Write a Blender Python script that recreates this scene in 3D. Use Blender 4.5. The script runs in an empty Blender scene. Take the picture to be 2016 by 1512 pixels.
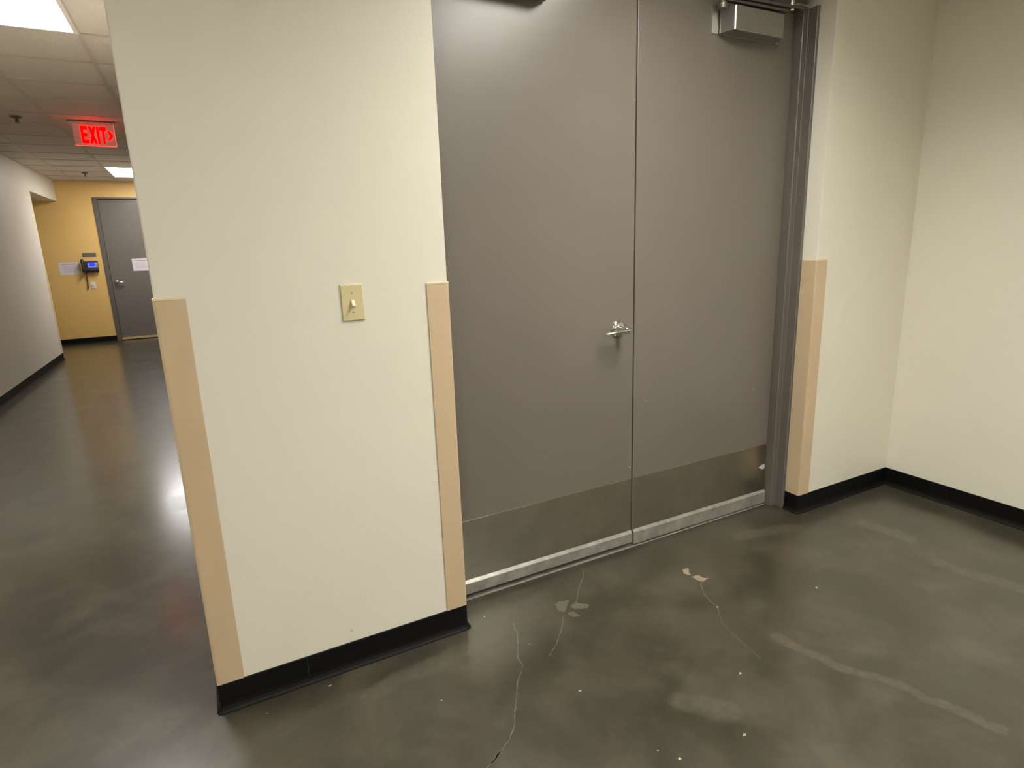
import bpy, bmesh, math, random
from mathutils import Vector, Matrix
random.seed(4)
SC = bpy.context.scene
COL = SC.collection

# ------------------------------------------------------------------ layout (metres)
W1, W2 = 0.853, 2.755          # sides of the double-door recess in the front wall
DY = 0.174                     # face of the door leaves
XR, XL = 3.519, -1.860         # right wall, left corridor wall
YE, YO = 10.678, 8.872         # far end wall, edge of the side opening
YB = -5.2                      # wall behind the camera
H = 2.719                      # ceiling
HH = 2.392                     # head of the side opening
BH = 0.100                     # base height
GT = 1.325                     # top of corner guards
SEAM = 1.790
LB, LT = 0.014, 2.440          # leaf bottom / top

# ------------------------------------------------------------------ helpers
def tag(o, label=None, cat=None, group=None, kind=None):
    if label: o['label'] = label
    if cat: o['category'] = cat
    if group: o['group'] = group
    if kind: o['kind'] = kind
    return o

def link(name, me, mat, parent=None, smooth=False, bevel=0, seg=2):
    o = bpy.data.objects.new(name, me)
    COL.objects.link(o)
    if mat is not None and len(me.materials) == 0:
        me.materials.append(mat)
    if parent: o.parent = parent
    if smooth:
        for p in me.polygons: p.use_smooth = True
    if bevel:
        b = o.modifiers.new('bevel', 'BEVEL'); b.width = bevel; b.segments = seg
        b.limit_method = 'ANGLE'; b.angle_limit = math.radians(40)
    return o

def empty(name, loc=(0, 0, 0)):
    o = bpy.data.objects.new(name, None); COL.objects.link(o); o.location = loc
    o.empty_display_size = .1
    return o

def bx(bm, x0, x1, y0, y1, z0, z1):
    v = [bm.verts.new(c) for c in ((x0,y0,z0),(x1,y0,z0),(x1,y1,z0),(x0,y1,z0),(x0,y0,z1),(x1,y0,z1),(x1,y1,z1),(x0,y1,z1))]
    for f in ((3,2,1,0),(4,5,6,7),(0,1,5,4),(1,2,6,5),(2,3,7,6),(3,0,4,7)):
        bm.faces.new([v[i] for i in f])

def prism(bm, pts, a, b, axis='z'):
    """pts: plan polygon; extruded from a to b along axis."""
    def P(p, t):
        return (p[0], p[1], t) if axis == 'z' else ((p[0], t, p[1]) if axis == 'y' else (t, p[0], p[1]))
    lo = [bm.verts.new(P(p, a)) for p in pts]; hi = [bm.verts.new(P(p, b)) for p in pts]
    n = len(pts)
    bm.faces.new(lo[::-1]); bm.faces.new(hi)
    for i in range(n): bm.faces.new((lo[i], lo[(i+1) % n], hi[(i+1) % n], hi[i]))

def lathe(bm, prof, org, axis, seg=32):
    """prof: list of (radius, t along axis) from org."""
    ax = Vector(axis).normalized()
    u = ax.orthogonal().normalized(); w = ax.cross(u)
    org = Vector(org); rings = []
    for r, t in prof:
        if r < 1e-6: rings.append([bm.verts.new(org + ax*t)])
        else: rings.append([bm.verts.new(org + ax*t + u*(r*math.cos(2*math.pi*k/seg)) + w*(r*math.sin(2*math.pi*k/seg))) for k in range(seg)])
    for a, b in zip(rings, rings[1:]):
        for k in range(seg):
            l = (k+1) % seg
            if len(a) == 1 and len(b) == 1: continue
            if len(a) == 1: bm.faces.new((a[0], b[k], b[l]))
            elif len(b) == 1: bm.faces.new((a[k], a[l], b[0]))
            else: bm.faces.new((a[k], a[l], b[l], b[k]))

def tube(bm, pts, rad, seg=12, flat=1.0, up=(0, 0, 1)):
    """swept tube with radius list and vertical flattening."""
    pts = [Vector(p) for p in pts]; n = len(pts)
    if not hasattr(rad, '__len__'): rad = [rad]*n
    rings = []
    for i, p in enumerate(pts):
        t = (pts[min(i+1, n-1)] - pts[max(i-1, 0)]).normalized()
        s = t.cross(Vector(up)).normalized(); q = s.cross(t)
        rings.append([bm.verts.new(p + s*(rad[i]*math.cos(2*math.pi*k/seg)) + q*(rad[i]*flat*math.sin(2*math.pi*k/seg))) for k in range(seg)])
    for a, b in zip(rings, rings[1:]):
        for k in range(seg):
            l = (k+1) % seg; bm.faces.new((a[k], a[l], b[l], b[k]))
    bm.faces.new(rings[0][::-1]); bm.faces.new(rings[-1])

def done(name, bm, mat, parent=None, **k):
    bmesh.ops.recalc_face_normals(bm, faces=bm.faces)
    me = bpy.data.meshes.new(name); bm.to_mesh(me); bm.free()
    return link(name, me, mat, parent, **k)

def box(name, x0, x1, y0, y1, z0, z1, mat, parent=None, **k):
    bm = bmesh.new(); bx(bm, x0, x1, y0, y1, z0, z1)
    return done(name, bm, mat, parent, **k)

# ------------------------------------------------------------------ materials
class NT:
    def __init__(s, m):
        m.use_nodes = True; s.t = m.node_tree; s.n = s.t.nodes; s.l = s.t.links
        s.b = s.n['Principled BSDF']; s.out = s.n['Material Output']
    def add(s, typ, **kw):
        n = s.n.new(typ)
        for k, v in kw.items(): setattr(n, k, v)
        return n
    def coord(s):
        return s.add('ShaderNodeTexCoord').outputs['Object']
    def noise(s, vec, scale, detail=4, rough=.55, dist=0):
        n = s.add('ShaderNodeTexNoise'); s.l.new(vec, n.inputs['Vector'])
        n.inputs['Scale'].default_value = scale; n.inputs['Detail'].default_value = detail
        n.inputs['Roughness'].default_value = rough; n.inputs['Distortion'].default_value = dist
        return n.outputs['Fac']
    def ramp(s, fac, stops):
        r = s.add('ShaderNodeValToRGB'); s.l.new(fac, r.inputs['Fac'])
        e = r.color_ramp.elements
        while len(e) < len(stops): e.new(.5)
        for q, (p, c) in zip(e, stops):
            q.position = p; q.color = (*c, 1) if hasattr(c, '__len__') else (c, c, c, 1)
        return r.outputs['Color']
    def mix(s, fac, a, b, mode='MIX'):
        m = s.add('ShaderNodeMix', data_type='RGBA', blend_type=mode)
        for i, v in ((0, fac), (6, a), (7, b)):
            if hasattr(v, 'is_output'): s.l.new(v, m.inputs[i])
            else: m.inputs[i].default_value = v if i == 0 else (*v, 1)
        return m.outputs[2]
    def math(s, op, a, b=0.0, clamp=False):
        m = s.add('ShaderNodeMath', operation=op, use_clamp=clamp)
        for i, v in ((0, a), (1, b)):
            if hasattr(v, 'is_output'): s.l.new(v, m.inputs[i])
            else: m.inputs[i].default_value = v
        return m.outputs[0]
    def vm(s, op, a, b=None, scale=None):
        m = s.add('ShaderNodeVectorMath', operation=op)
        for i, v in ((0, a), (1, b)):
            if v is None: continue
            if hasattr(v, 'is_output'): s.l.new(v, m.inputs[i])
            else: m.inputs[i].default_value = v
        if scale is not None: s.l.new(scale, m.inputs['Scale'])
        return m.outputs['Value'] if op in ('DOT_PRODUCT', 'LENGTH') else m.outputs['Vector']
    def bump(s, h, strength=.2, dist=.001):
        b = s.add('ShaderNodeBump'); b.inputs['Strength'].default_value = strength
        b.inputs['Distance'].default_value = dist
        s.l.new(h, b.inputs['Height']); s.l.new(b.outputs['Normal'], s.b.inputs['Normal'])
    def set(s, name, v):
        i = s.b.inputs[name]
        if hasattr(v, 'is_output'): s.l.new(v, i)
        elif hasattr(v, '__len__') and len(v) == 3: i.default_value = (*v, 1)
        else: i.default_value = v

def mat(name, col, rough=.5, metal=0, var=.04, scale=6, bump=0, bscale=200, spec=.5, **kw):
    m = bpy.data.materials.new(name); t = NT(m)
    c = t.coord()
    f = t.noise(c, scale, 5)
    lo = tuple(x*(1-var) for x in col); hi = tuple(min(1, x*(1+var)) for x in col)
    t.set('Base Color', t.ramp(f, [(.3, lo), (.7, hi)]))
    t.set('Roughness', rough); t.set('Metallic', metal); t.set('Specular IOR Level', spec)
    if bump: t.bump(t.noise(c, bscale, 3), bump, .001)
    for k, v in kw.items(): t.set(k, v)
    return m

def emit(name, col, strength, base=(.8, .8, .8)):
    m = bpy.data.materials.new(name); t = NT(m)
    t.set('Base Color', base); t.set('Emission Color', col); t.set('Emission Strength', strength)
    return m

M = {}
M['wall'] = mat('cream_wall_paint', (.80, .755, .635), .42, var=.015, scale=1.5, bump=.35, bscale=90, spec=.45)
M['corridor'] = mat('corridor_wall_paint', (.74, .69, .60), .45, var=.02, scale=1.5, bump=.3, bscale=90)
M['yellow'] = mat('ochre_wall_paint', (.82, .54, .185), .45, var=.02, scale=1.5, bump=.2, bscale=90)
M['door'] = mat('taupe_door_paint', (.158, .136, .112), .30, var=.03, scale=2.5, bump=.25, bscale=35, spec=.5)
M['doorfar'] = mat('grey_door_paint', (.165, .145, .125), .36, var=.03, scale=3)
M['frame'] = mat('taupe_frame_paint', (.130, .112, .094), .38, var=.04, scale=8, bump=.15, bscale=60)
M['guard'] = mat('tan_vinyl', (.58, .44, .28), .40, var=.02, scale=9, bump=.12, bscale=500)
M['guardcap'] = mat('pale_tan_vinyl', (.80, .66, .44), .38, var=.02)
M['base'] = mat('black_rubber', (.0022, .0022, .0024), .55, var=.15, scale=12, bump=.1, bscale=120, spec=.22)
M['ivory'] = mat('ivory_plastic', (.66, .56, .32), .30, var=.01)
M['screw'] = mat('ivory_screw_paint', (.40, .34, .20), .35)
M['ivory2'] = mat('light_ivory_plastic', (.86, .80, .58), .22, var=.01)
M['white'] = mat('white_plastic', (.80, .74, .66), .35, var=.01)
M['chrome'] = mat('satin_chrome', (.78, .76, .74), .16, 1, var=.02, scale=60)
M['alum'] = mat('sprayed_aluminium', (.42, .415, .385), .31, .80, var=.03, scale=20)
M['steeldark'] = mat('dark_arm_steel', (.16, .15, .13), .38, .7, var=.1, scale=40)
M['rubber'] = mat('dark_rubber', (.02, .02, .02), .6)
M['plate'] = mat('bronze_plaque', (.20, .155, .12), .4, var=.05, scale=30)
M['phone'] = mat('charcoal_plastic', (.022, .026, .03), .35, var=.1, scale=30)
M['phonegrey'] = mat('grey_plastic', (.30, .34, .36), .35, var=.05, scale=30)
M['cord'] = mat('brown_cord', (.16, .07, .035), .6)
M['paper'] = mat('white_paper', (.78, .72, .76), .7, var=.01)
M['ink'] = mat('grey_print', (.42, .38, .42), .7)
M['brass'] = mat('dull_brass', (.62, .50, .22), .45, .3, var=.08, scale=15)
M['grid'] = mat('grid_enamel', (.52, .47, .40), .45, var=.02)
M['louver'] = mat('louver_metal', (.72, .71, .68), .4, .6, var=.01)
M['troffer'] = mat('white_enamel', (.80, .80, .78), .35, var=.01)
M['lamp'] = emit('lit_diffuser', (1.0, .985, .94), 25.0)
M['lampnook'] = emit('lit_tubes_diffuser', (1.0, .985, .93), 40.0)
M['lamproom'] = emit('lit_tubes_diffuser_room', (1.0, .985, .93), 36.0)
M['lampfar'] = emit('lit_diffuser_cool', (1.0, .985, .97), 22.0)
M['red'] = emit('red_lit_letters', (1.0, 0, 0), 7.0, (.2, 0, 0)); M['red'].node_tree.nodes['Principled BSDF'].inputs['Specular IOR Level'].default_value = .05
M['rededge'] = emit('red_lit_panel_edge', (1.0, .09, .06), 1.6, (.3, .02, .02))
M['blue'] = emit('blue_screen', (.015, .015, 1.0), 1.1, (.01, .01, .1))
M['bluelight'] = emit('pale_blue_screen', (.13, .20, 1.0), .8, (.05, .07, .2))
M['patch'] = mat('pale_crack_filler', (.30, .245, .165), .45, var=.25, scale=60)
M['patchdim'] = mat('dull_crack_filler', (.112, .098, .066), .35, var=.2, scale=40)
M['speck'] = mat('paint_speck', (.42, .36, .26), .5, var=.2, scale=60)
M['chip'] = mat('bare_primer', (.62, .58, .50), .5)

# acoustic ceiling tile
m = bpy.data.materials.new('acoustic_tile'); t = NT(m); c = t.coord(); M['tile'] = m
f = t.noise(c, 130, 4, .7)
t.set('Base Color', t.mix(t.ramp(f, [(.36, 0.), (.44, 1.)]), (.50, .44, .36), (.66, .60, .51)))
t.set('Roughness', .85); t.bump(f, .4, .002)

# brushed stainless kick plate
m = bpy.data.materials.new('brushed_stainless'); t = NT(m); c = t.coord(); M['kick'] = m
mp = t.add('ShaderNodeMapping'); mp.inputs['Scale'].default_value = (1.5, 1, 160); t.l.new(c, mp.inputs['Vector'])
f = t.noise(mp.outputs['Vector'], 3, 4)
sc = t.noise(c, 9, 5, .6)
t.set('Base Color', t.ramp(sc, [(.3, (.40, .375, .315)), (.7, (.48, .45, .385))])); t.set('Metallic', 1.0)
t.set('Roughness', t.ramp(sc, [(.3, .285), (.7, .36)])); t.bump(f, .10, .0004)

m = bpy.data.materials.new('scuffed_aluminium'); t = NT(m); c = t.coord(); M['sweep'] = m
f = t.noise(c, 14, 6, .7)
t.set('Base Color', t.ramp(f, [(.35, (.24, .225, .195)), (.7, (.40, .375, .33))])); t.set('Metallic', .35)
t.set('Roughness', .38)

# polished concrete floor: mottled, sawn joints, worn streaks
m = bpy.data.materials.new('polished_concrete'); t = NT(m); c = t.coord(); M['floor'] = m
n1 = t.noise(c, 1.6, 6, .6, .4)
n2 = t.noise(c, 3.6, 7, .60, .35)
n3 = t.noise(c, 24, 6, .7, 0)
base = t.ramp(n1, [(.30, (.031, .027, .016)), (.50, (.041, .036, .022)), (.72, (.059, .052, .033))])
base = t.mix(t.ramp(n2, [(.47, 0.), (.68, .60)]), base, (.094, .081, .054))
base = t.mix(t.ramp(n2, [(.30, .75), (.45, 0.)]), base, (.030, .027, .018))
base = t.mix(t.math('MULTIPLY', t.ramp(n3, [(.55, 0.), (.80, 1.)]), .18), base, (.105, .093, .068))
# greenish cast in places
n4 = t.noise(c, 2.3, 3)
base = t.mix(t.ramp(n4, [(.58, 0.), (.72, .35)]), base, (.040, .043, .032))
# warp coordinates for streaks
wn = t.add('ShaderNodeTexNoise'); t.l.new(c, wn.inputs['Vector']); wn.inputs['Scale'].default_value = 9; wn.inputs['Detail'].default_value = 4
wv = t.vm('SUBTRACT', wn.outputs['Color'], (.5, .5, .5))
wsc = t.add('ShaderNodeVectorMath', operation='SCALE'); t.l.new(wv, wsc.inputs[0]); wsc.inputs['Scale'].default_value = .07
wp = t.vm('ADD', c, wsc.outputs['Vector'])
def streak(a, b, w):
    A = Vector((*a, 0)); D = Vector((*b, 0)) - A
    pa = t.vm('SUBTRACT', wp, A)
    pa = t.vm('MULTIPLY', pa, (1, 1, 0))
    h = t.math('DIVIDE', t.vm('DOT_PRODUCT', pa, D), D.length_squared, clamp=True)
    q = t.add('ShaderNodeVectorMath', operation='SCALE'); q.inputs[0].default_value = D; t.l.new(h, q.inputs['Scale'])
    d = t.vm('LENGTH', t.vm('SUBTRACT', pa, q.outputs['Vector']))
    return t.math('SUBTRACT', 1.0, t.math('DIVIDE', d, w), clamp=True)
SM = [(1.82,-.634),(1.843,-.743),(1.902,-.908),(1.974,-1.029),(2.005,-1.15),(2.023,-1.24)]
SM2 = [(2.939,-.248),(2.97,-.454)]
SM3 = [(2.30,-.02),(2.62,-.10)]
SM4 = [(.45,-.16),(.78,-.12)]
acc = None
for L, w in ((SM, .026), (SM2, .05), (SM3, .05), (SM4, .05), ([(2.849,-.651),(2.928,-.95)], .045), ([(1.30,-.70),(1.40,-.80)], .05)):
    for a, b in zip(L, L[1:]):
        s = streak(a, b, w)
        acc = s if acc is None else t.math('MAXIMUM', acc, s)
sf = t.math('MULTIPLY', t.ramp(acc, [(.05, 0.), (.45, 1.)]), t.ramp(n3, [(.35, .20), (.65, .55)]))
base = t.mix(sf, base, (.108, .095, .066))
# dark greenish fringe along the foot of the recessed door side
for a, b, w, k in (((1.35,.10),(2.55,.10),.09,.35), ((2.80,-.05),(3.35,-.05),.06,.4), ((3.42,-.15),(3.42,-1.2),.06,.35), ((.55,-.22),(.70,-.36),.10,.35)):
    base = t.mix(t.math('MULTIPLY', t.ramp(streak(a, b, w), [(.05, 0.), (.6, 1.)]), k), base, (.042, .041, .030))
# sawn joints in the corridor
sx = t.add('ShaderNodeSeparateXYZ'); t.l.new(c, sx.inputs[0])
def joint(out, v, w=.0055):
    d = t.math('ABSOLUTE', t.math('SUBTRACT', out, v)); return t.math('LESS_THAN', d, w)
incor = t.math('LESS_THAN', sx.outputs['X'], -.0)
j = joint(sx.outputs['X'], -1.19)
for yy in (2.236, 6.74): j = t.math('MAXIMUM', j, joint(sx.outputs['Y'], yy))
j = t.math('MULTIPLY', j, incor)
j = t.math('MULTIPLY', j, .85)
base = t.mix(j, base, (.028, .025, .018))
t.set('Base Color', base)
t.set('Specular IOR Level', .3)
t.set('Roughness', t.ramp(n2, [(.3, .36), (.7, .48)]))
t.set('Coat Weight', .85); t.set('Coat IOR', 1.45); t.set('Coat Roughness', t.ramp(n2, [(.3, .17), (.7, .23)]))
b = t.add('ShaderNodeBump'); b.inputs['Strength'].default_value = .25; b.inputs['Distance'].default_value = .004
wav = t.noise(c, 7, 3, .5); t.l.new(wav, b.inputs['Height']); t.l.new(b.outputs['Normal'], t.b.inputs['Normal'])

# ------------------------------------------------------------------ shell
def struct(o, label=None):
    o['kind'] = 'structure'
    if label: o['label'] = label
    return o

struct(box('floor', -4.4, XR+.3, YB-.3, YE+.3, -.12, 0, M['floor']), 'dark polished mottled concrete floor of the hall and corridor')
floor = bpy.data.objects['floor']

# front wall with door recess (single mesh, opening cut)
OX0, OX1, OT = W1, W2, 2.500
bm = bmesh.new()
bx(bm, 0, OX0, 0, .34, 0, H+.1)
bx(bm, OX1, XR+.3, 0, .34, 0, H+.1)
bx(bm, OX0, OX1, 0, .34, OT, H+.1)
bmesh.ops.remove_doubles(bm, verts=bm.verts, dist=1e-5)
struct(done('wall_front', bm, M['wall'], bevel=.004), 'cream painted wall with the light switch and double door opening')
bm = bmesh.new(); lathe(bm, [(0, .0012), (.004, .001), (.006, 0)], (.4257, -.0, .1454), (0, -1, 0), 9)
done('wall_nick', bm, M['chip'], bpy.data.objects['wall_front'])
struct(box('wall_right', XR, XR+.25, YB, -.0005, 0, H+.1, M['wall']), 'cream painted right-hand wall of the door nook')
struct(box('wall_corridor_right', 0, .2, .341, YE, 0, H+.1, M['corridor']), 'right-hand wall of the corridor')
bm = bmesh.new()
bx(bm, XL-.16, XL, YB, YO, 0, H+.1)
bx(bm, XL-.16, XL, YO, YE, HH, H+.1)
struct(done('wall_left', bm, M['corridor']), 'greyish cream left-hand corridor wall with a side opening at its far end')
FX0, FX1, FT = -1.372, -.326, 2.462
bm = bmesh.new()
bx(bm, -4.4, FX0, YE+.0005, YE+.25, 0, H+.1); bx(bm, FX1, .2, YE+.0005, YE+.25, 0, H+.1); bx(bm, FX0, FX1, YE+.0005, YE+.25, FT, H+.1)
struct(done('wall_end', bm, M['yellow']), 'ochre yellow wall closing the far end of the corridor')
struct(box('wall_back', XL-.16, XR+.25, YB-.25, YB-.0005, 0, H+.1, M['wall']), 'cream wall behind the viewer')
struct(box('wall_side_passage', -4.4, XL-.161, YO-.16, YO-.0005, 0, HH, M['corridor']), 'near wall of the side passage')
struct(box('wall_side_passage_end', -4.4, -4.3, YO, YE, 0, HH, M['corridor']), 'end wall of the side passage')
struct(box('ceiling_side_passage', -4.4, XL-.1605, YO-.16, YE, HH+.0005, HH+.1, M['tile']), 'low ceiling of the side passage')

# ceiling: tiles as one surface with holes for the troffers, T-bars joined in
T = .61
LIGHTS = {'far': (-.94, -.33, 8.75, 9.97), 'near': (-.94, -.33, 1.43, 2.65), 'nook': (1.36, 1.97, -1.62, -.40), 'room': (1.97, 2.58, -4.06, -2.84), 'back': (-.94, -.33, -3.45, -2.23)}
def ceiling():
    xs = sorted({XL-.1, XR+.1} | {a for l in LIGHTS.values() for a in l[:2]})
    ys = sorted({YB-.1, YE+.1} | {a for l in LIGHTS.values() for a in l[2:]})
    bm = bmesh.new(); bars = bmesh.new()
    for i in range(len(xs)-1):
        for k in range(len(ys)-1):
            cx, cy = (xs[i]+xs[i+1])/2, (ys[k]+ys[k+1])/2
            if any(l[0] < cx < l[1] and l[2] < cy < l[3] for l in LIGHTS.values()): continue
            bx(bm, xs[i], xs[i+1], ys[k], ys[k+1], H+.006, H+.10)
    bmesh.ops.remove_doubles(bm, verts=bm.verts, dist=1e-5)
    ceil = struct(done('ceiling', bm, M['tile']), 'suspended ceiling of off-white acoustic tiles')
    def clip(a0, a1, holes):
        segs = [(a0, a1)]
        for h0, h1 in holes:
            n = []
            for s0, s1 in segs:
                if h1 <= s0 or h0 >= s1: n.append((s0, s1)); continue
                if h0 > s0: n.append((s0, h0))
                if h1 < s1: n.append((h1, s1))
            segs = n
        return segs
    e = .0005
    k0 = -3
    for k in range(-3, 8):
        x = -.33 + T*k
        if not XL < x < XR: continue
        y1 = YE if x < 0 else 0
        hol = [(l[2], l[3]) for l in LIGHTS.values() if l[0]+.02 < x < l[1]-.02]
        for s0, s1 in clip(YB, y1, hol): bx(bars, x-.012, x+.012, s0, s1, H, H+.0065)
    k = -12
    while True:
        y = 2.65 + T*k; k += 1
        if y < YB: continue
        if y > YE: break
        x1 = 0 if y > 0 else XR
        hol = [(l[0], l[1]) for l in LIGHTS.values() if l[2]+.02 < y < l[3]-.02]
        for s0, s1 in clip(XL, x1, hol): bx(bars, s0, s1, y-.012, y+.012, H+.0006, H+.0065)
    # wall angle
    bx(bars, XL, XL+.02, YB, YE, H+.0003, H+.0065); bx(bars, XL, 0, YE-.02, YE, H+.0003, H+.0065)
    done('ceiling_grid', bars, M['grid'], ceil)
ceiling()

def troffer(key, m, label, added_louver=False):
    x0, x1, y0, y1 = LIGHTS[key]
    r = empty('ceiling_light', ((x0+x1)/2, (y0+y1)/2, H))
    tag(r, label, 'ceiling light', 'recessed ceiling light panels')
    bm = bmesh.new(); w = .022; a, b, c_, d = (x0-r.location.x, x1-r.location.x, y0-r.location.y, y1-r.location.y)
    bx(bm, a, b, c_, c_+w, -.001, .05); bx(bm, a, b, d-w, d, -.001, .05)
    bx(bm, a, a+w, c_+w, d-w, -.001, .05); bx(bm, b-w, b, c_+w, d-w, -.001, .05)
    done('frame', bm, M['troffer'], r)
    zt = .066 if added_louver else .006
    box('diffuser', a+w, b-w, c_+w, d-w, zt, zt+.006, m, r)
    box('housing', a, b, c_, d, .0815, .09, M['troffer'], r)
    if added_louver:  # unseen blades added to keep direct light off the wall tops
        bm = bmesh.new(); bx(bm, a, a+w, c_, d, .05, .081); bx(bm, b-w, b, c_, d, .05, .081); bx(bm, a+w, b-w, c_, c_+w, .05, .081); bx(bm, a+w, b-w, d-w, d, .05, .081)
        for k in range(1, 4): xx = a+w+(b-a-2*w)*k/4; bx(bm, xx-.0015, xx+.0015, c_+w, d-w, .012, .062)
        for k in range(1, 8): yy = c_+w+(d-c_-2*w)*k/8; bx(bm, a+w, b-w, yy-.0014, yy+.0014, .0122, .0618)
        done('louver', bm, M['louver'], r)
troffer('near', M['lamp'], 'large bright ceiling light panel cut off by the top left corner of the photo')
troffer('far', M['lampfar'], 'small-looking ceiling light glowing before the yellow end wall, beyond the exit sign')
troffer('nook', M['lampnook'], 'ceiling light panel above the floor in front of the double doors', True)
troffer('room', M['lamproom'], 'second louvred ceiling light of the nook, nearer the back wall', True)  # unseen fill light, added to brighten the right wall
troffer('back', M['lamp'], 'ceiling light panel in the corridor behind the viewer')  # unseen panel added only to help light the hall

# ------------------------------------------------------------------ baseboards (cove base swept along a plan path)
PROF = [(0, 0), (.016, 0), (.0155, .003), (.010, .010), (.006, .019), (.0042, .030), (.0042, BH-.002), (.003, BH), (0, BH)]
def baseboard(name, path, label, prof=PROF):
    """path runs with the wall on its LEFT side; the base grows to the right."""
    P = [Vector((p[0], p[1])) for p in path]; n = len(P)
    nr = []
    for i in range(n-1):
        d = (P[i+1]-P[i]).normalized(); nr.append(Vector((d.y, -d.x)))
    bm = bmesh.new(); rings = []
    for i in range(n):
        if i == 0: m_ = nr[0]
        elif i == n-1: m_ = nr[-1]
        else:
            m_ = nr[i-1]+nr[i]; m_ = m_/m_.dot(nr[i])
        rings.append([bm.verts.new((P[i].x+m_.x*(o+.0003), P[i].y+m_.y*(o+.0003), z+.0003)) for o, z in prof])
    for a, b in zip(rings, rings[1:]):
        for k in range(len(prof)):
            l = (k+1) % len(prof); bm.faces.new((a[k], a[l], b[l], b[k]))
    bm.faces.new(rings[0]); bm.faces.new(rings[-1][::-1])
    return struct(done(name, bm, M['base']), label)
def bevelled(p0, corner, p1, r=.004):
    c = Vector(corner); a = (Vector(p0)-c).normalized(); b = (Vector(p1)-c).normalized()
    return [tuple(c+a*r), tuple(c+(a+b)*r*.3), tuple(c+b*r)]
# paths: wall on the left while walking => base on the right
p = [(0, YE)] + bevelled((0, YE), (0, 0), (W1, 0)) + bevelled((0, 0), (W1, 0), (W1, .078)) + [(W1, .078)]
bb = baseboard('baseboard_front', p[::-1][::-1], 'black rubber base along the foot of the switch wall')
seamj = box('seam', .2695, .2705, -.0052, -.0042, .012, BH, M['steeldark'], bb)
p = [(W2, .078)] + bevelled((W2, .078), (W2, 0), (XR, 0)) + [(XR, 0), (XR, YB)]
baseboard('baseboard_right', p, 'black rubber base right of the double doors and along the right wall')
p = [(XL, YB)] + bevelled((XL, YB), (XL, YO), (XL-.16, YO)) + [(XL-.16, YO)]
baseboard('baseboard_left', p, 'black rubber base along the left corridor wall')
baseboard('baseboard_end', [(-4.3, YE), (FX0, YE)], 'black rubber base under the yellow wall')

# ------------------------------------------------------------------ double-door frame
def frame_jamb(sx):
    """stepped jamb profile, sx=+1 right side, -1 left side"""
    x = (lambda d: W2 - d) if sx > 0 else (lambda d: W1 + d)
    pts = [(x(.0005), .080), (x(.015), .080), (x(.017), .083), (x(.017), .126), (x(.019), .128), (x(.047), .128), (x(.050), .131), (x(.050), .240), (x(.0005), .240)]
    return pts
tr = empty('trim_1', ((W1+W2)/2, .128, 0)); struct(tr, 'taupe steel frame around the double doors')
def off(pts): return [(a-tr.location.x, b-tr.location.y) for a, b in pts]
for s_ in (1, -1):
    bm = bmesh.new(); prism(bm, off(frame_jamb(s_)), .001, OT-.051)
    done('jamb', bm, M['frame'], tr, bevel=.001)
bm = bmesh.new()
hp = [(.080, OT-.0005), (.080, OT-.015), (.083, OT-.017), (.126, OT-.017), (.128, OT-.019), (.128, OT-.047), (.131, OT-.050), (.240, OT-.050), (.240, OT-.0005)]
prism(bm, [(a-tr.location.y, b) for a, b in hp], W1+.0505-tr.location.x, W2-.0505-tr.location.x, 'x')
done('head', bm, M['frame'], tr)

th = struct(box('trim_2', W1+.052, W2-.052, .160, .300, .0003, .0055, M['sweep'], bevel=.002), 'flat metal threshold strip under the double doors')

# ------------------------------------------------------------------ leaves
def leaf(name, x0, x1, zb, label):
    o = box(name, x0, x1, DY, DY+.044, zb, LT, M['door'], bevel=.0025)
    struct(o, label)
    kp = box('kick_plate', x0+.004, x1-.004, DY-.0018, DY-.0001, .087, .350, M['kick'], o, bevel=.0006)
    kp['label'] = 'brushed stainless kick plate'
    # door sweep: bevelled top, rubber below
    bm = bmesh.new()
    prism(bm, [(DY-.0002, zb+.001), (DY-.011, zb+.001), (DY-.012, zb+.003), (DY-.012, .0735), (DY-.011, .0755), (DY-.0002, .0865)], x0+.002, x1-.001, 'x')
    sw = done('door_sweep', bm, M['sweep'], o); sw['label'] = 'scuffed aluminium door sweep'
    return o
d1 = leaf('door_1', .904, SEAM-.0045, .026, 'taupe painted left leaf of the double doors, with the chrome lever')
d2 = leaf('door_2', SEAM+.0015, 2.7025, .012, 'taupe painted right leaf of the double doors, with the silver closer box')
for par, x, z, s_ in ((d1, 1.7745, .408, .0035), (d2, 1.859, .7145, .0022), (d2, 2.573, .668, .002), (d1, 1.7780, 2.0, .002)):
    bm = bmesh.new(); lathe(bm, [(0, .0009), (s_*.7, .0008), (s_, .0001)], (x, DY, z), (0, -1, 0), 8)
    done('paint_chip', bm, M['chip'], par)
# smear of plaster on the kick plate beside the frame
bm = bmesh.new()
prism(bm, [(2.650, .222), (2.668, .232), (2.692, .236), (2.696, .214), (2.680, .206), (2.664, .214)], DY-.0030, DY-.0019, 'y')
done('plaster_smear', bm, M['chip'], d2)
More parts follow.
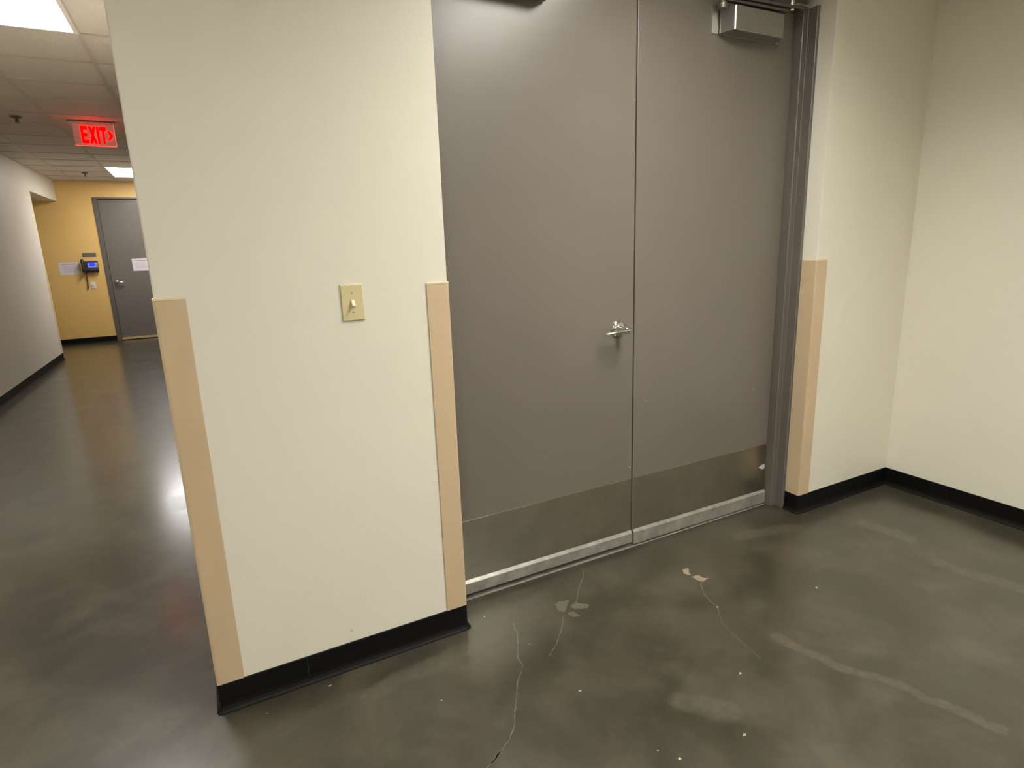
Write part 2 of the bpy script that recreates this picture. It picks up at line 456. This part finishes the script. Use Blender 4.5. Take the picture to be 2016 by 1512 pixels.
# lever handle
hx, hz = 1.700, 1.066
hd = empty('lever_handle', (hx, DY, hz)); hd.parent = d1
bm = bmesh.new(); lathe(bm, [(0, .0135), (.013, .0135), (.022, .0125), (.031, .0095), (.0365, .0045), (.0375, .0001)], (0, 0, 0), (0, -1, 0), 48)
o = done('rose', bm, M['chrome'], hd, smooth=True)
bm = bmesh.new(); lathe(bm, [(.0165, .0130), (.0150, .022), (.0120, .032), (.0118, .050), (.0140, .058), (.0145, .070), (.011, .0745), (0, .0755)], (0, 0, 0), (0, -1, 0), 32)
done('spindle_hub', bm, M['chrome'], hd, smooth=True)
bm = bmesh.new()
L = [(.020, -.0640, -.001), (.014, -.0645, 0), (.002, -.0650, .001), (-.015, -.0655, .001), (-.040, -.0650, -.001), (-.065, -.0630, -.004), (-.088, -.0600, -.007), (-.102, -.0570, -.009), (-.108, -.0550, -.010)]
tube(bm, L, [.006, .0125, .0150, .0140, .0120, .0108, .0098, .0088, .0045], 20, .72)
done('lever', bm, M['chrome'], hd, smooth=True)

# closers
def closer(par, mir, dz):
    X = (lambda x: 2*SEAM-x) if mir else (lambda x: x)
    root = empty('door_closer', (X(2.40), DY, 2.34+dz)); root.parent = par
    loc = root.location
    def pl(pts): return [(X(a)-loc.x, b-loc.y) for a, b in pts]
    bm = bmesh.new()
    prism(bm, pl([(2.250, DY-.0005), (2.2245, .166), (2.2245, .160), (2.2455, .1030), (2.2500, .0985), (2.540, .0985), (2.545, .102), (2.580, DY-.0005)]), 2.295-2.34, 2.390-2.34)
    done('closer_cover', bm, M['alum'], root, bevel=.0025, seg=3)
    bm = bmesh.new()
    if not mir: bx(bm, min(X(2.184), X(2.60))-loc.x, max(X(2.184), X(2.60))-loc.x, DY-.004-loc.y, DY-.0001-loc.y, 2.286-2.34+.008, 2.398-2.34)
    if mir: bm.free()
    else: done('mounting_plate', bm, M['alum'], root)
    z = 2.34
    bm = bmesh.new()
    lathe(bm, [(0, 2.366-z), (.013, 2.366-z), (.019, 2.370-z), (.020, 2.390-z), (.015, 2.394-z), (.015, 2.428-z), (0, 2.428-z)], (X(2.186)-loc.x, .116-loc.y, 0), (0, 0, 1), 24)
    done('elbow_joint', bm, M['steeldark'], root, smooth=False, bevel=.001)
    def bar(name, a, b, w, z0, z1, m):
        a = Vector((X(a[0])-loc.x, a[1]-loc.y)); b = Vector((X(b[0])-loc.x, b[1]-loc.y)); d = (b-a).normalized(); n = Vector((-d.y, d.x))*w/2
        bm = bmesh.new(); prism(bm, [tuple(a+n), tuple(a-n), tuple(b-n), tuple(b+n)], z0-z, z1-z); return done(name, bm, m, root, bevel=.002)
    bar('closer_arm', (2.175, .116), (2.560, .104), .024, 2.3995, 2.410, M['steeldark'])
    bar('closer_arm', (2.186, .116), (2.640, .090), .022, 2.4160, 2.428, M['steeldark'])
    bm = bmesh.new(); lathe(bm, [(0, 2.389-z), (.018, 2.389-z), (.018, 2.399-z), (0, 2.399-z)], (X(2.40)-loc.x, .130-loc.y, 0), (0, 0, 1), 20)
    done('spindle_cap', bm, M['rubber'], root)
    bm = bmesh.new(); lathe(bm, [(0, 2.409-z), (.009, 2.409-z), (.011, 2.412-z), (.011, 2.450-z), (0, 2.452-z)], (X(2.585)-loc.x, .098-loc.y, 0), (0, 0, 1), 20)
    done('pivot_pin', bm, M['chrome'], root, smooth=False)
    bm = bmesh.new(); prism(bm, pl([(2.600, .078), (2.672, .078), (2.690, .125), (2.600, .125)]), 2.430-z, 2.4365-z)
    done('soffit_shoe', bm, M['alum'], root, bevel=.0015)
closer(d2, False, 0)
closer(d1, True, -.0)

# ------------------------------------------------------------------ corner guards
def guard(x, y, fx, fy, label, top=GT, wing=.076, th=.0045, m='guard'):
    """L-shaped wall corner guard; fx = direction along the front face, fy = direction along the return."""
    r = empty('corner_guard', (x, y, BH)); tag(r, label, 'corner guard', 'tan corner guards')
    e = .0004
    def L(t, w, e):
        # outline around the corner, outside offset t
        A = [(w*fx, -e*fy if fy else 0)]
        return A
    o = -th; i_ = -e
    pts = [(wing*fx, i_*fy), (wing*fx, (o+.0015)*fy), ((wing-.0015)*fx, o*fy), ((.004+i_)*fx, o*fy), ((o+.0015)*fx, (o+.0015)*fy), (o*fx, (.004+i_)*fy), (o*fx, (wing-.0015)*fy), ((o+.0015)*fx, wing*fy), (i_*fx, wing*fy), (i_*fx, i_*fy)]
    bm = bmesh.new(); prism(bm, pts, .0008, top-BH-.007)
    done('guard_cover', bm, M[m], r)
    g = 1.0; e2 = .0006
    pts2 = [(a + (math.copysign(e2, -fx) if abs(a) < .02 and a*fx < -.002 else 0), b + (math.copysign(e2, -fy) if abs(b) < .02 and b*fy < -.002 else 0)) for a, b in pts]
    bm = bmesh.new(); prism(bm, pts2, top-BH-.0068, top-BH)
    cp = done('end_cap', bm, M['guardcap'], r, bevel=.001); cp['label'] = 'pale top end cap'
guard(0, 0, 1, 1, 'tan vinyl corner guard at the left, free-standing end of the switch wall by the corridor')
guard(W1, 0, -1, 1, 'tan vinyl corner guard between the light switch and the left door leaf')
guard(W2, 0, 1, 1, 'tan vinyl corner guard right of the double doors, both faces showing')

g = empty('corner_guard', (XL, YO, BH)); tag(g, 'thin pale corner guard on the far edge of the left corridor wall', 'corner guard', 'tan corner guards')
bm = bmesh.new(); prism(bm, [(.0004, -.05), (.0045, -.05), (.0045, .0045), (-.05, .0045), (-.05, .0004), (.0004, .0004)], .0008, 1.20)
done('guard_cover', bm, M['guardcap'], g)

# ------------------------------------------------------------------ light switch
sx_, sz_ = .532, 1.277
ls = empty('light_switch', (sx_, 0, sz_)); tag(ls, 'ivory toggle light switch on the cream wall left of the double doors', 'light switch')
bm = bmesh.new()
w, h = .0350, .0572
q = [(-w, -.0005, -h), (w, -.0005, -h), (w, -.0005, h), (-w, -.0005, h), (-w+.0006, -.0035, -h+.0006), (w-.0006, -.0035, -h+.0006), (w-.0006, -.0035, h-.0006), (-w+.0006, -.0035, h-.0006), (-w+.003, -.0062, -h+.003), (w-.003, -.0062, -h+.003), (w-.003, -.0062, h-.003), (-w+.003, -.0062, h-.003)]
v = [bm.verts.new(c) for c in q]
for a, b in ((0, 4), (4, 8)):
    for k in range(4): l = (k+1) % 4; bm.faces.new((v[a+k], v[a+l], v[b+l], v[b+k]))
bm.faces.new(v[8:12]); bm.faces.new(v[0:4][::-1])
done('wall_plate', bm, M['ivory'], ls)
bm = bmesh.new(); bx(bm, -.0068, .0068, -.0072, -.0060, -.0135, .0135)
done('toggle_slot', bm, M['ivory'], ls)['label'] = 'raised slot round the toggle'
bm = bmesh.new()
prof = [(-.006, .0085), (-.0105, .0075), (-.0225, -.0055), (-.0235, -.0085), (-.0215, -.0105), (-.0175, -.0100), (-.006, -.0035)]
prism(bm, prof, -.0050, .0050, 'x')
done('toggle', bm, M['ivory2'], ls, bevel=.001)['label'] = 'pale toggle flipped down'
for dz in (.0302, -.0302):
    bm = bmesh.new(); lathe(bm, [(0, .0076), (.0018, .0074), (.0030, .0066), (.0032, .0060)], (0, 0, dz), (0, -1, 0), 16)
    s = done('screw', bm, M['screw'], ls)
    box('screw_slot', -.0026, .0026, -.0079, -.0074, dz-.0004, dz+.0004, M['steeldark'], s)

# ------------------------------------------------------------------ far door
tf = empty('trim_3', ((FX0+FX1)/2, YE, 0)); struct(tf, 'grey steel frame of the single door in the yellow wall')
lx = tf.location.x
for a, b in ((FX0+.0005, FX0+.066), (FX1-.066, FX1-.0005)):
    box('jamb', a-lx, b-lx, -.016, .10, .001, FT-.0325, M['frame'], tf, bevel=.002)
box('head', FX0+.0005-lx, FX1-.0005-lx, -.016, .10, FT-.032, FT-.0005, M['frame'], tf, bevel=.002)
d3 = struct(box('door_3', FX0+.069, FX1-.069, YE+.030, YE+.074, .012, FT-.035, M['doorfar'], bevel=.002), 'grey door in the yellow wall at the far end of the corridor')
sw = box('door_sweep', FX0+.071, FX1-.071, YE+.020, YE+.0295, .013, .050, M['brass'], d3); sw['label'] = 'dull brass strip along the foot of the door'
hd3 = empty('lever_handle', (-1.236, YE+.03, 1.028)); hd3.parent = d3
bm = bmesh.new(); lathe(bm, [(0, .012), (.022, .012), (.033, .007), (.036, .0002)], (0, 0, 0), (0, -1, 0), 32); done('rose', bm, M['chrome'], hd3, smooth=True)
bm = bmesh.new(); tube(bm, [(0, -.012, 0), (0, -.045, 0), (.008, -.060, 0), (.04, -.064, -.001), (.09, -.062, -.003), (.118, -.058, -.004)], [.012, .013, .016, .016, .015, .008], 16, .9, up=(0, .1, 1)); done('lever', bm, M['chrome'], hd3, smooth=True)

# ------------------------------------------------------------------ papers, plaque, phone, jack
def notice(x0, x1, z0, z1, y, label):
    bm = bmesh.new()
    nx = 6
    vs = [[bm.verts.new((x0+(x1-x0)*i/nx, y-.0012-.0012*math.sin(math.pi*i/nx)*(.4+.6*k), z0+(z1-z0)*k)) for i in range(nx+1)] for k in (0, 1)]
    vb = [[bm.verts.new((a.co.x, a.co.y+.0006, a.co.z)) for a in r] for r in vs]
    for i in range(nx):
        bm.faces.new((vs[0][i], vs[0][i+1], vs[1][i+1], vs[1][i])); bm.faces.new((vb[0][i+1], vb[0][i], vb[1][i], vb[1][i+1]))
        for k in (0, 1): bm.faces.new((vs[k][i], vs[k][i+1], vb[k][i+1], vb[k][i]))
    for i in (0, nx): bm.faces.new((vs[0][i], vs[1][i], vb[1][i], vb[0][i]))
    o = done('paper_notice', bm, M['paper']); tag(o, label, 'notice')
    bm = bmesh.new(); W = x1-x0; Hh = z1-z0
    bx(bm, x0+.12*W, x0+.86*W, y-.0034, y-.0031, z1-.20*Hh, z1-.14*Hh)
    for k in range(7):
        z = z1-(.32+.08*k)*Hh; a = .14+.03*random.random(); b = .84-.10*random.random()
        bx(bm, x0+a*W, x0+b*W, y-.0034, y-.0031, z, z+.018*Hh)
    done('printed_lines', bm, M['ink'], o)
notice(-2.005, -1.735, 1.190, 1.400, YE, 'white landscape paper notice on the yellow wall left of the phone')
notice(-.955, -.680, 1.210, 1.428, YE+.03, 'white paper notice taped to the far grey door')

pq = box('room_plaque', -1.655, -1.458, YE-.006, YE-.0002, 1.480, 1.544, M['plate'], bevel=.001)
tag(pq, 'small bronze plaque above the wall phone on the yellow wall', 'plaque')
box('plaque_band', -1.645, -1.468, YE-.0072, YE-.0062, 1.505, 1.517, M['steeldark'], pq)['label'] = 'darker line across the plaque'

ph = empty('wall_phone', (-1.565, YE, 1.21)); tag(ph, 'charcoal wall phone with a lit blue screen beside the far door', 'phone')
bm = bmesh.new()
prism(bm, [(-.0003, .02), (-.055, 0), (-.085, .02), (-.090, .045), (-.062, .165), (-.045, .190), (-.0003, .200)], -.085, .115, 'x')
done('phone_body', bm, M['phone'], ph, bevel=.012, seg=4)
def tilt(name, x0, x1, f0, f1, m, lift):
    # strip lying on the sloping face, from fraction f0 to f1 up the slope
    a = Vector((-.090, .045)); b = Vector((-.062, .165)); n = Vector((b.y-a.y, -(b.x-a.x))).normalized()*-1
    P0 = a+(b-a)*f0; P1 = a+(b-a)*f1
    bm = bmesh.new(); prism(bm, [tuple(P0), tuple(P0+n*lift), tuple(P1+n*lift), tuple(P1)], x0, x1, 'x'); return done(name, bm, m, ph)
tilt('screen_bezel', -.030, .112, .36, 1.04, M['phonegrey'], .004)
tilt('screen', -.020, .086, .40, 1.02, M['bluelight'], .0052)
tilt('screen_text', -.008, .070, .56, .98, M['blue'], .0060)
tilt('keypad', -.010, .095, -.02, .30, M['rubber'], .004)
bm = bmesh.new()
tube(bm, [(-.098, -.055, .222), (-.099, -.085, .208), (-.098, -.090, .170), (-.096, -.094, .120), (-.092, -.102, .075), (-.090, -.106, .040), (-.089, -.092, .020)], [.018, .033, .031, .022, .023, .033, .021], 16, .8, up=(1, 0, 0))
done('handset', bm, M['phone'], ph, smooth=True)
bm = bmesh.new()
pts = []
n = 150
for i in range(n+1):
    f = i/n
    cx = -.080 - .012*f + .008*math.sin(f*3.1); cz = .03 - .30*f
    a = f*24*2*math.pi
    pts.append((cx+.0065*math.cos(a), -.020+.0065*math.sin(a), cz))
tube(bm, pts, .0040, 6, up=(0, 1, .05))
done('coiled_cord', bm, M['cord'], ph)['label'] = 'dark brown coiled cord hanging down'

jk = box('phone_jack', -1.612, -1.542, YE-.008, YE-.0002, .938, 1.056, M['white'], bevel=.002); tag(jk, 'small white wall jack on the yellow wall under the phone', 'wall jack')
box('socket', -1.588, -1.566, YE-.020, YE-.0082, .985, 1.012, M['white'], jk, bevel=.002)

# ------------------------------------------------------------------ exit sign
ex = empty('exit_sign', (-.622, 5.36, H)); tag(ex, 'red-lit hanging exit sign on a clear panel under the corridor ceiling', 'exit sign')
bm = bmesh.new(); bx(bm, -.195, .195, -.045, .045, -.016, -.0006)
done('ceiling_canopy', bm, M['alum'], ex, bevel=.004)
m = bpy.data.materials.new('clear_acrylic'); t = NT(m)
t.set('Base Color', (.95, .80, .78)); t.set('Roughness', .05); t.set('Transmission Weight', .0); t.set('Alpha', .22); t.set('Emission Color', (1, .04, .03)); t.set('Emission Strength', .35)
M['acrylic'] = m
PW, Z0, Z1 = .165, -.214, -.0165
box('clear_panel', -PW, PW, -.004, .004, Z0, Z1, m, ex)
bm = bmesh.new(); bx(bm, -PW, PW, -.0048, .0048, Z0-.006, Z0-.0003); bx(bm, PW+.0002, PW+.004, -.0048, .0048, Z0-.006, Z1)
done('panel_edge', bm, M['rededge'], ex)['label'] = 'glowing lower edge of the panel'
def letter(polys, ox, w, h, z):
    bm = bmesh.new()
    for poly in polys: prism(bm, [(ox+a*w, z+b*h) for a, b in poly], -.0062, -.0042, 'y')
    return done('letter', bm, M['red'], ex)
s = .36; k = .22
E_ = [[(0, 0), (s, 0), (s, 1), (0, 1)], [(s, 0), (1, 0), (1, k), (s, k)], [(s, .5-k/2), (.88, .5-k/2), (.88, .5+k/2), (s, .5+k/2)], [(s, 1-k), (1, 1-k), (1, 1), (s, 1)]]
X_ = [[(0, 0), (.38, 0), (1, 1), (.62, 1)], [(.62, 0), (1, 0), (.38, 1), (0, 1)]]
I_ = [[(0, 0), (1, 0), (1, 1), (0, 1)]]
T_ = [[(.32, 0), (.68, 0), (.68, 1-k), (.32, 1-k)], [(0, 1-k), (1, 1-k), (1, 1), (0, 1)]]
LH, LZ = .158, -.197
letter(E_, -.105, .056, LH, LZ); letter(X_, -.043, .060, LH, LZ); letter(I_, .0215, .020, LH, LZ); letter(T_, .046, .056, LH, LZ)
bm = bmesh.new(); prism(bm, [(.106, LZ+.028), (.128, LZ+.038), (.156, LZ+LH/2), (.128, LZ+LH-.038), (.106, LZ+LH-.028), (.122, LZ+LH/2)], -.0062, -.0042, 'y')
done('arrow', bm, M['red'], ex)['label'] = 'red chevron arrow pointing right'

# ------------------------------------------------------------------ sprinklers
def sprinkler(x, y, label):
    r = empty('sprinkler_head', (x, y, H)); tag(r, label, 'sprinkler', 'corridor ceiling sprinklers')
    bm = bmesh.new(); lathe(bm, [(0, -.002), (.040, .0), (.042, .003), (.034, .010), (.016, .016), (0, .016)], (0, 0, 0), (0, 0, -1), 24); done('escutcheon', bm, M['steeldark'], r, smooth=True)
    bm = bmesh.new(); lathe(bm, [(.012, .016), (.012, .032), (.006, .036), (.006, .052), (0, .052)], (0, 0, 0), (0, 0, -1), 16)
    for sgn in (-1, 1): tube(bm, [(sgn*.011, 0, -.03), (sgn*.017, 0, -.042), (sgn*.004, 0, -.056)], .003, 6, up=(0, 1, 0))
    done('frame_arms', bm, M['steeldark'], r)
    bm = bmesh.new(); lathe(bm, [(0, .0530), (.019, .0535), (.019, .0555), (0, .0565)], (0, 0, 0), (0, 0, -1), 16); done('deflector', bm, M['steeldark'], r)
sprinkler(-1.185, 5.30, 'sprinkler head on the ceiling left of the exit sign')
sprinkler(-1.258, 9.50, 'sprinkler head on the ceiling just before the yellow end wall')

# ------------------------------------------------------------------ cracks, filler and specks in the floor
def strip(pts, w, m, seed=0, name='floor_crack'):
    rnd = random.Random(seed); P = [Vector((*p, 0)) for p in pts]; Q = []
    for a, b in zip(P, P[1:]):
        n = max(2, int((b-a).length/.012))
        for i in range(n): Q.append(a+(b-a)*(i/n))
    Q.append(P[-1]); bm = bmesh.new(); L_ = []; R_ = []
    for i, q in enumerate(Q):
        d = (Q[min(i+1, len(Q)-1)]-Q[max(i-1, 0)]).normalized(); n = Vector((-d.y, d.x, 0))
        jx = n*rnd.uniform(-.0018, .0018); ww = w*rnd.uniform(.3, 1.0)*(.25 if i in (0, len(Q)-1) else 1)
        L_.append(bm.verts.new(q+jx+n*ww+Vector((0, 0, .0004)))); R_.append(bm.verts.new(q+jx-n*ww+Vector((0, 0, .0004))))
    for i in range(len(Q)-1): bm.faces.new((L_[i], L_[i+1], R_[i+1], R_[i]))
    me = bpy.data.meshes.new(name); bm.normal_update(); 
    for f in bm.faces:
        if f.normal.z < 0: f.normal_flip()
    bm.to_mesh(me); bm.free(); return link(name, me, m, floor)
C1 = [(1.472,.123),(1.445,.075),(1.381,.011),(1.332,-.047),(1.307,-.074),(1.278,-.085)]
C2 = [(1.219,-.121),(1.16,-.196),(1.097,-.262),(1.039,-.301)]
C3 = [(1.022,-.062),(1.0,-.138),(.976,-.191),(.942,-.251),(.941,-.295),(.916,-.324),(.882,-.361),(.859,-.401),(.82,-.466),(.789,-.518),(.752,-.557),(.712,-.58),(.677,-.601),(.638,-.617)]
C4 = [(1.85,-.222),(1.812,-.267),(1.787,-.316),(1.776,-.359),(1.773,-.389)]
C5 = [(1.773,-.389),(1.714,-.467),(1.70,-.53),(1.687,-.589),(1.686,-.636),(1.674,-.69)]
strip(C1, .0030, M['patchdim'], 1); strip(C2, .0028, M['patchdim'], 2); strip(C3, .0028, M['patchdim'], 3)
strip(C4, .0030, M['patchdim'], 4); strip(C5, .0014, M['patchdim'], 5)
strip([(.725,-.574),(.700,-.590),(.672,-.603)], .006, M['patchdim'], 6)
def blob(pts, m, name='floor_patch', rough=.003, seed=1):
    rnd = random.Random(seed); n = len(pts); out = []
    for i in range(n):
        a = Vector(pts[i]); b = Vector(pts[(i+1) % n])
        for k in range(4):
            p = a.lerp(b, k/4); out.append((p.x+rnd.uniform(-rough, rough), p.y+rnd.uniform(-rough, rough)))
    bm = bmesh.new(); f = bm.faces.new([bm.verts.new((a, b, .0006)) for a, b in out]); bm.normal_update()
    if f.normal.z < 0: f.normal_flip()
    bmesh.ops.triangulate(bm, faces=bm.faces)
    me = bpy.data.meshes.new(name); bm.to_mesh(me); bm.free(); return link(name, me, m, floor)
blob([(1.849,-.113),(1.88,-.112),(1.868,-.130),(1.857,-.145),(1.852,-.163),(1.842,-.161),(1.832,-.141)], M['patch'], seed=2)
blob([(1.841,-.175),(1.873,-.175),(1.88,-.208),(1.9,-.22),(1.868,-.228),(1.85,-.222),(1.843,-.2)], M['patch'], seed=3)
blob([(1.225,-.045),(1.255,-.035),(1.288,-.05),(1.262,-.076),(1.231,-.109),(1.21,-.096)], M['patchdim'], seed=4)
blob([(1.267,-.091),(1.305,-.081),(1.346,-.117),(1.321,-.131),(1.28,-.118)], M['patchdim'], seed=5)
blob([(1.235,-.115),(1.263,-.127),(1.272,-.167),(1.241,-.153)], M['patchdim'], seed=6)
for i, (x, y) in enumerate([(.94,.027),(1.015,-.21),(1.046,-.495),(1.558,-.698),(1.368,-.885),(1.145,-.854),(1.11,-.802),(2.226,-.499),(.327,-.054),(.633,-.306),(.126,-.08),(1.773,-.389)]):
    r = (.0032, .0028, .006, .0055, .006, .0055, .0035, .006, .0055, .0028, .0022, .006)[i]
    blob([(x-r, y), (x-r*.4, y-r*.6), (x+r*.7, y-r*.7), (x+r, y+r*.2), (x+.2*r, y+r*.7)], M['chip'] if i in (0, 9) else M['speck'], 'floor_speck', r*.25, i)

# ------------------------------------------------------------------ world, camera, view
w = bpy.data.worlds.new('world'); SC.world = w; w.use_nodes = True
w.node_tree.nodes['Background'].inputs[0].default_value = (0, 0, 0, 1); w.node_tree.nodes['Background'].inputs[1].default_value = 0

cam = bpy.data.cameras.new('camera'); co = bpy.data.objects.new('camera', cam); COL.objects.link(co)
yaw, pitch, roll, F = .478155, -.224015, -.0324472, 1159.517
cy_, sy_, cp_, sp_ = math.cos(yaw), math.sin(yaw), math.cos(pitch), math.sin(pitch)
fw = Vector((sy_*cp_, cy_*cp_, sp_)); rt = Vector((cy_, -sy_, 0)); up = rt.cross(fw)
cr, sr = math.cos(roll), math.sin(roll)
r2 = rt*cr+up*sr; u2 = -rt*sr+up*cr
mw = Matrix(((r2.x, u2.x, -fw.x, .12838), (r2.y, u2.y, -fw.y, -1.89129), (r2.z, u2.z, -fw.z, 1.43532), (0, 0, 0, 1)))
co.matrix_world = mw
cam.sensor_fit = 'HORIZONTAL'; cam.sensor_width = 36; cam.lens = F/2016*36
cam.shift_x = -10.97/2016; cam.shift_y = -8.35/2016; cam.clip_start = .02; cam.clip_end = 60
SC.camera = co
SC.view_settings.view_transform = 'Standard'; SC.view_settings.look = 'None'
SC.view_settings.gamma = 1; SC.view_settings.exposure = 0.0
SC.view_settings.use_curve_mapping = False
